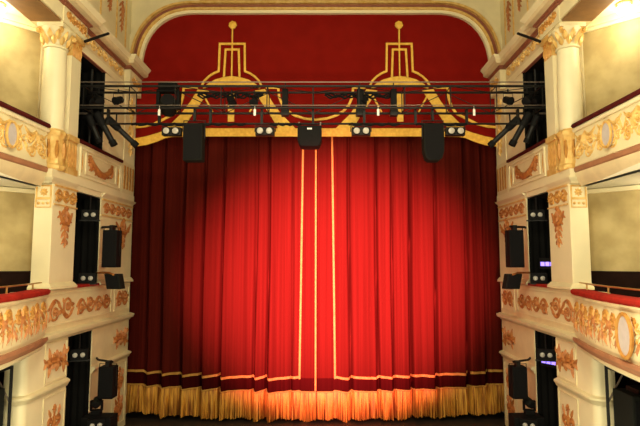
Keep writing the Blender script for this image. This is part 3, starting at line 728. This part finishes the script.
# cable loom along the rear top chord
cm = thing('cable_loom', 'bundle of black cables tied along the upper rear chord of the truss', 'cable', (0, 13.2, 9.3))
for x0, x1 in ((-3.0, -1.3), (.3, 2.1)):
    for q in range(3):
        pts = [(x0 + (x1 - x0) * i / 24, 13.2 - .03 * q, 9.33 + .05 * math.sin(i * (.9 + .2 * q) + q) - .03 * q) for i in range(25)]; MB().tube(pts, .025, 6).build('cable', BLACK, cm)

# twin blinder lamps
bl = thing('blinder_lamp', '', 'stage lamp', (0, 12.84, 8.28), 'blinder lamps under the truss')
MB().box(-.24, .24, 12.80, 12.98, 8.17, 8.38).build('housing', BLACKM, bl, 0, .02)
for x in (-.115, .115):
    p = MB().lathe([(.105, 0), (.105, .02), (.092, .03)], (x, 12.80, 8.275), (0, -1, 0), 20).build('rim', BLACK, bl)
    MB().lathe([(.088, .01), (.075, .045), (.03, .055)], (x, 12.80, 8.275), (0, -1, 0), 20).build('reflector', LENS, bl)
MB().tube([(-.26, 12.9, 8.28), (-.26, 12.9, 8.43), (.26, 12.9, 8.43), (.26, 12.9, 8.28)], .014, 6).build('yoke', BLACKM, bl)
for i, (x, lab) in enumerate(((-3.56, 'twin round lamp under the truss beside the dark hanging speaker on the left'), (-1.21, 'twin round lamp under the truss left of the middle black unit'),
                              (1.215, 'twin round lamp under the truss right of the middle black unit'), (3.59, 'twin round lamp under the truss beside the tapered hanging speaker on the right'))):
    if i == 0: bl.location.x = x; bl['label'] = lab
    else: dup(bl, (x, 12.84, 8.28), lab)
# hanging speakers
def hspeaker(x, lab, round_):
    t = thing('hanging_speaker', lab, 'loudspeaker', (x, 12.75, 7.52))
    f = Fr((x, 12.75, 7.52), (1, 0, 0), (0, 0, 1), (0, -1, 0))
    if round_:
        pts = [(-.24, .93), (.24, .93), (.255, .55), (.25, .25), (.2, .06), (.12, 0), (-.12, 0), (-.2, .06), (-.25, .25), (-.255, .55)]
    else: pts = [(-.235, .93), (.235, .93), (.235, 0), (-.235, 0)]
    MB().prism(pts, f, -.34, 0).build('cabinet', GREYB, t, 30, .012)
    MB().prism([(a * .9, .03 + b * .94) for a, b in pts], f, .0, .018).build('grille', GRILLE, t, 30)
    MB().tube([(x - .27, 12.9, 8.1), (x - .27, 12.9, 8.56), (x + .27, 12.9, 8.56), (x + .27, 12.9, 8.1)], .018, 6).build('yoke', BLACKM, t)
    MB().box(x - .03, x + .03, 12.87, 12.95, 8.56, 8.86).build('clamp', BLACKM, t, 0)
hspeaker(-3.0, 'rectangular dark speaker hung from the truss over the left curtain', False)
hspeaker(3.03, 'tapered dark speaker hung from the truss over the right curtain', True)
# middle unit
t = thing('hanging_projector', 'squat black unit with white label hung at the middle of the truss', 'projector', (.03, 12.8, 7.86))
f = Fr((-.08, 12.7, 7.87), (1, 0, 0), (0, 0, 1), (0, -1, 0))
MB().prism([(-.3, .52), (.3, .52), (.3, .16), (.24, .02), (.16, 0), (-.16, 0), (-.24, .02), (-.3, .16)], f, -.45, 0).build('housing', BLACK, t, 30, .015)
MB().lathe([(.10, 0), (.10, .015), (.08, .02)], f(0, .2, 0), (0, -1, 0), 20).build('lens_ring', BLACK, t)
MB().obox(f, -.06, .06, .42, .46, 0, .006).build('label_plate', WHITE, t, 0)
for x in (-.27, .27): MB().tube([f(x, .5, -.2), f(x, .66, -.2)], .02, 6).build('hanger', ALU, t)
# white ties hanging below the truss
ht = thing('hanging_tag', '', 'tag', (0, 12.77, 8.66), 'white tags hanging from the truss')
MB().box(-.028, .028, 12.76, 12.775, 8.66, 8.82).build('tag_body', WHITE, ht, 0); MB().tube([(0, 12.77, 8.82), (0, 12.78, 8.90)], .008, 5).build('tag_string', WHITE, ht)
for i, (x, lab) in enumerate(((-3.86, 'white tag hanging from the truss beside the leftmost moving head'), (-1.46, 'white tag hanging from the truss above the second twin lamp from the left'),
                              (1.64, 'white tag hanging from the truss above and right of the third twin lamp'), (4.05, 'white tag hanging from the truss near the right end profile spotlights'))):
    if i == 0: ht.location.x = x; ht['label'] = lab
    else: dup(ht, (x, 12.77, 8.66), lab)
# moving head and small fixtures on the truss
def moving_head(x, y, z, lab, sc=1., cat='stage lamp', up=1):
    t = thing('moving_head', lab, cat, (x, y, z))
    f = Fr((x, y, z), (1, 0, 0), (0, 0, up), (0, -1, 0))
    MB().obox(f, -.17 * sc, .17 * sc, 0, .14 * sc, -.13 * sc, .13 * sc).build('base', BLACK, t, 0, .02)
    for d in (-1, 1): MB().obox(f, d * .19 * sc - .03 * sc, d * .19 * sc + .03 * sc, .14 * sc, .5 * sc, -.07 * sc, .07 * sc).build('yoke_arm', BLACK, t, 0, .015)
    MB().obox(f, -.2 * sc, .2 * sc, .14 * sc, .18 * sc, -.08 * sc, .08 * sc).build('yoke_foot', BLACK, t, 0)
    c0 = f(0, .42 * sc, 0); ax = Vector((.2, -.9, -.25 * up))
    MB().lathe([(.10 * sc, -.24 * sc), (.15 * sc, -.18 * sc), (.155 * sc, .1 * sc), (.125 * sc, .2 * sc)], c0, ax, 20).build('head', GREYB, t)
    MB().lathe([(.115 * sc, .2 * sc), (.05 * sc, .215 * sc)], c0, ax, 20).build('lens', GRILLE, t)
    return t
moving_head(-3.72, 13.05, 9.58, 'dark diamond-like moving head lamp on the truss near its left end', 1.35, up=-1)
def par(x, y, z, lab, ax=(0, -.8, -.5)):
    t = thing('par_lamp', lab, 'stage lamp', (x, y, z)); A = Vector(ax)
    MB().lathe([(.05, -.16), (.09, -.12), (.10, .06), (.115, .1)], (x, y, z), A, 16).build('can', BLACK, t)
    MB().lathe([(.085, .10), (.03, .11)], (x, y, z), A, 16).build('lens', GRILLE, t)
    MB().tube([(x - .12, y, z), (x - .12, y, z + .18), (x + .12, y, z + .18), (x + .12, y, z)], .01, 5).build('yoke', BLACKM, t)
    MB().tube([(x, y, z + .18), (x, y, z + .3)], .02, 6).build('clamp', BLACKM, t)
par(-1.52, 13.05, 9.1, 'small black lamp inside the truss left of the middle, showing a lens')
par(-2.1, 13.05, 9.12, 'small black lamp inside the truss under the left gold dome', (.3, -.4, -.8))
par(1.3, 13.05, 9.12, 'small black lamp inside the truss under the middle of the right gold legs', (-.3, -.4, -.8))
def hoist(x, lab):
    t = thing('chain_hoist', lab, 'hoist', (x, 13.05, 8.9))
    MB().box(x - .075, x + .075, 12.95, 13.12, 8.92, 9.42).build('motor_body', BLACK, t, 0, .015)
    MB().box(x - .1, x + .1, 12.94, 13.13, 8.72, 8.92).build('chain_bag', BLACKM, t, 0, .02)
    MB().tube([(x, 13.05, 9.42), (x, 13.05, 9.6)], .015, 6).build('hook', BLACKM, t)
hoist(-.72, 'upright black hoist on the truss left of the curtain opening'); hoist(2.07, 'upright black hoist on the truss at the right gold motif')
hoist(1.2, 'upright black hoist on the truss where the gold braid rises, right of middle')
# profile spotlights at both ends
def profile(p, q, r, lab, group):
    P, Q = Vector(p), Vector(q); A = (Q - P).normalized(); L = (Q - P).length
    t = thing('profile_spotlight', lab, 'spotlight', p, group)
    MB().lathe([(r * .8, 0), (r * 1.25, .04), (r * 1.3, L * .35), (r * .95, L * .42)], P, A, 16).build('lamp_house', BLACK, t)
    MB().lathe([(r * .9, L * .42), (r * .9, L * .85)], P, A, 16).build('lens_barrel', BLACKM, t)
    MB().lathe([(r * .9, L * .85), (r * 1.15, L * .86), (r * 1.15, L), (r * .9, L)], P, A, 16).build('lens_hood', BLACK, t)
    MB().lathe([(r * .8, L), (r * .3, L + .01)], P, A, 16).build('lens', GRILLE, t)
    m = P + A * L * .3; MB().tube([m, m + Vector((0, .02, .35))], .02, 6).build('yoke', BLACKM, t)
g = 'profile spotlights at the %s end of the truss'
for s, w in ((-1, 'left'), (1, 'right')):
    profile((s * 5.25, 12.95, 8.66), (s * 4.55, 13.2, 7.98), .075, 'profile spotlight at the %s truss end, aimed lowest towards the curtain' % w if s < 0 else 'profile spotlight at the right truss end nearest the curtain', g % w)
    profile((s * 5.5, 12.9, 8.78), (s * 5.05, 13.0, 7.95), .08, 'middle of the profile spotlights at the %s truss end' % w, g % w)
    profile((s * 5.68, 12.85, 8.7), (s * 5.42, 13.0, 8.02), .07, 'profile spotlight at the %s truss end nearest the parapet' % w, g % w)
    par(s * 5.45, 12.9, 9.1, 'black lamp inside the %s end of the truss' % w, (-s * .5, -.5, -.5))
    par(s * 5.0, 13.0, 9.12, 'black lamp in the truss in front of the %s gilt pilaster' % w, (s * .3, -.7, -.4))
    # stand of lamps inside the upper opening
    t = thing('boom_stand', 'black upright boom with lamps inside the %s upper opening' % w, 'lamp stand', (s * 5.88, 13.4, 7.98))
    MB().tube([(s * 5.88, 13.4, 7.98), (s * 5.88, 13.4, 10.1)], .03, 8).build('pole', BLACKM, t)
    MB().tube([(s * 5.6, 13.4, 8.9), (s * 6.3, 13.4, 8.9)], .025, 8).build('crossbar', ALU, t)
    for zz in (8.6, 9.2):
        MB().lathe([(.08, -.2), (.12, -.1), (.12, .12), (.14, .2)], (s * 5.8, 13.25, zz), (-s * .6, -.5, -.4), 16).build('lamp_can', BLACK, t)

# ------------------------------------------------------------------ equipment in the side openings
def twin(x, y, z, lab, s, hang=None):
    t = thing('twin_lamp', lab, 'stage lamp', (x, y, z)); A = Vector((s * .35, -1, 0)).normalized(); U = Vector((-A.y, A.x, 0))
    f = Fr((x, y, z), U, (0, 0, 1), A)
    MB().obox(f, -.2, .2, -.02, .24, -.16, 0).build('housing', BLACK, t, 0, .02)
    for d in (-.085, .085): MB().lathe([(.058, 0), (.052, .02), (.025, .03)], f(d, .11, 0), A, 16).build('reflector', LENS, t)
    MB().obox(f, -.25, .25, -.05, -.02, -.1, -.04).build('bracket', BLACKM, t, 0)
    if hang: MB().tube([f(0, .24, -.08), f(0, hang - z, -.08)], .02, 6).build('hanger', BLACKM, t)
def boxspeaker(x0, x1, y0, y1, z0, z1, lab, s, name='wall_speaker', armz=None):
    t = thing(name, lab, 'loudspeaker', ((x0 + x1) / 2 * s, (y0 + y1) / 2, z0))
    M = lambda: MB(s)
    M().box(x0, x1, y0, y1, z0, z1).build('cabinet', BLACK, t, 0, .02)
    M().box(x0 + .03, x1 - .03, y0 - .015, y0, z0 + .04, z1 - .04).build('grille', GRILLE, t, 0)
    M().tube([(-5.72, 14.02, z1 + .10), (x0 - .2, y1 + .1, z1 + .1), ((x0 + x1) / 2 + .1, (y0 + y1) / 2, z1 + .10)], .028, 8).build('wall_arm', BLACKM, t)
    M().box((x0 + x1) / 2 - .05, (x0 + x1) / 2 + .05, y0 + .08, y1 - .1, z1, z1 + .13).build('swivel', BLACKM, t, 0)
    M().tube([(x1 + .03, y0 + .15, z0 + .3), (x1 + .03, y0 + .15, z1 + .06), (x0 - .03, y0 + .15, z1 + .06), (x0 - .03, y0 + .15, z0 + .3)], .014, 6).build('yoke', BLACKM, t)
for s, w in ((1, 'left'), (-1, 'right')):
    boxspeaker(-5.39, -5.02, 13.3, 13.65, 4.86, 5.82, 'tall black speaker on an arm at the %s middle opening' % w, s)
    boxspeaker(-5.36, -4.99, 13.3, 13.65, 1.60, 2.38, 'black speaker on an arm at the %s stage-level opening' % w, s)
    twin(-5.72 * s, 13.25, 4.48, 'twin lamp on the red cushion of the %s middle opening' % w, s)
    twin(-5.74 * s, 13.3, 6.10, 'twin lamp hung at the top of the %s middle opening' % w, s, 6.68)
    twin(-5.72 * s, 13.0, 2.62, 'twin lamp hung at the top of the %s stage-level opening' % w, s, 3.25)
    twin(-5.25 * s, 13.04, .94, 'twin lamp fixed to the black flight case by the %s stage-level opening' % w, s)
    # little lamp clamped on the rail
    t = thing('wash_lamp', 'square dark wash lamp on the rail at the %s middle opening' % w, 'stage lamp', (-5.2 * s, 13.6, 4.3))
    f = Fr((-5.15 * s, 13.55, 4.3), (1, 0, 0), (-.2 * s, 0, 1), (0, -1, 0))
    MB().obox(f, -.19, .19, 0, .4, -.3, 0).build('housing', GREYB, t, 0, .02); MB().obox(f, -.15, .15, .05, .35, 0, .02).build('front_glass', GRILLE, t, 0)
    MB(s).tube([(-5.76, 13.93, 4.72), (-5.6, 13.75, 4.72), (-5.3, 13.6, 4.72), (-5.15, 13.5, 4.68)], .028, 6).build('clamp_arm', RUST, t)
    t = thing('flight_case', 'low black flight case on the stage edge by the %s stage-level opening' % w, 'case', (-5.4 * s, 13.5, .12))
    MB(s).box(-5.71, -4.97, 13.22, 13.68, .12, 1.18).build('body', BLACK, t, 0, .02); MB(s).box(-5.71, -4.96, 13.21, 13.69, .72, .77).build('lid_edge', BLACKM, t, 0)
    moving_head(-5.45 * s, 13.5, 1.18, 'black moving head lamp standing on the flight case at the %s opening' % w, .7)
for p, lab in (((5.95, 13.1, 4.84), 'dimmer panel with purple glowing lights in the right middle opening'), ((5.9, 13.15, 2.42), 'dimmer panel with a purple glow in the right stage-level opening')):
    t = thing('dimmer_panel', lab, 'control panel', p); x, y, z = p; f = Fr(p, (-.5, .85, 0), (0, 0, 1), (-.85, -.5, 0))
    MB().obox(f, -.32, .32, -.02, .26, -.2, 0).build('panel_body', BLACK, t, 0, .01)
    MB().tube([f(0, -.02, -.1), f(0, -.36, -.1)] if z > 4 else [f(0, .26, -.1), f(0, .83, -.1)], .02, 6).build('post', BLACKM, t)
    for i in range(4): MB().obox(f, -.26 + .14 * i, -.15 + .14 * i, .06, .16, 0, .01).build('led_strip', LEDP, t, 0)
# black cabinets at the bottom corners of the picture
for s, w in ((1, 'left'), (-1, 'right')):
    t = thing('floor_speaker', 'large black speaker cabinet under the %s middle balcony' % w, 'loudspeaker', (-6.25 * s, 9.7, -1.5))
    M = lambda: MB(s)
    M().box(-6.9, -5.82, 9.6, 10.25, -1.5, 2.60).build('cabinet', GREYB, t, 0, .03)
    M().box(-6.85, -5.87, 9.58, 9.6, -1.3, 2.5).build('grille', GRILLE, t, 0)
    M().box(-6.7, -6.0, 9.7, 10.1, 2.6, 2.68).build('top_bracket', BLACKM, t, 0)
    t = thing('speaker_frame', 'black steel frame standing beside the %s pier and cabinet' % w, 'frame', (-5.73 * s, 10.3, -1.5))
    M().tube([(-5.75, 10.3, -1.5), (-5.75, 10.3, 3.0)], .03, 8).build('upright', BLACKM, t)
    M().tube([(-5.75, 10.3, 2.98), (-6.35, 10.3, 2.76)], .03, 8).build('top_rail', BLACKM, t)
    M().tube([(-5.75, 10.3, 2.3), (-6.1, 10.3, 2.9)], .018, 8).build('diagonal_stay', ALU, t)

# ------------------------------------------------------------------ light
def point(name, loc, e, col, r):
    l = bpy.data.lights.new(name, 'POINT'); l.energy = e; l.color = col; l.shadow_soft_size = r
    o = link(bpy.data.objects.new(name, l)); o.location = loc; return o
WARM = (1, .885, .57)
for s in (-1, 1):
    point('circle_fill', (s * 2.6, 6.6, 9.8), 500, WARM, .4)  # unseen fill added to brighten the columns and upper piers
    point('balcony_fill', (s * 3.6, 6.2, 5.6), 470, WARM, .3)  # fill without a fixture, added for the middle tier
    point('stalls_fill', (s * 3.7, 8.0, 1.6), 250, WARM, .3)  # low unseen fill added to lift the base piers
point('house_fill', (0, 4.5, 13.5), 1150, WARM, .9)  # added overhead fill, no fitting, stands for the general house light
sp = bpy.data.lights.new('curtain_spot', 'SPOT'); sp.energy = 165000; sp.color = (1, .19, .23); sp.spot_size = math.radians(34.5); sp.spot_blend = 1.; sp.shadow_soft_size = .3
so = link(bpy.data.objects.new('curtain_spot', sp)); so.location = (.9, -1.0, 3.6)
so.rotation_euler = (Vector((.66, 16.5, 4.42)) - Vector(so.location)).to_track_quat('-Z', 'Y').to_euler(); so.scale = (1, .90, 1)     # an oval beam, wider than high
ws = bpy.data.lights.new('border_fill', 'SPOT'); ws.energy = 4200; ws.color = (1, .72, .42); ws.spot_size = math.radians(46); ws.spot_blend = 1.; ws.shadow_soft_size = .5  # unseen wash added to brighten the lower part of the border
wo = link(bpy.data.objects.new('border_fill', ws)); wo.location = (0, -1.0, 3.4); wo.rotation_euler = (Vector((0, 16.2, 9.2)) - Vector(wo.location)).to_track_quat('-Z', 'Y').to_euler(); wo.scale = (1, .55, 1)
wd = bpy.data.worlds.new('house'); SC.world = wd; wd.use_nodes = True
wd.node_tree.nodes['Background'].inputs[0].default_value = (1, .74, .42, 1); wd.node_tree.nodes['Background'].inputs[1].default_value = .06

# ------------------------------------------------------------------ camera
F = 520.
cd = bpy.data.cameras.new('camera'); cd.sensor_width = 36; cd.lens = 36 * F / 640; cd.shift_x = -6 / 640; cd.clip_start = .05
co = link(bpy.data.objects.new('camera', cd)); co.location = (.33, 0, 5.0)
co.rotation_euler = (PI / 2 + math.atan(49 / F), 0, 0)
SC.camera = co
SC.view_settings.view_transform = 'Standard'; SC.view_settings.look = 'None'; SC.view_settings.gamma = 1
SC.view_settings.use_curve_mapping = False
SC.view_settings.exposure = 0.
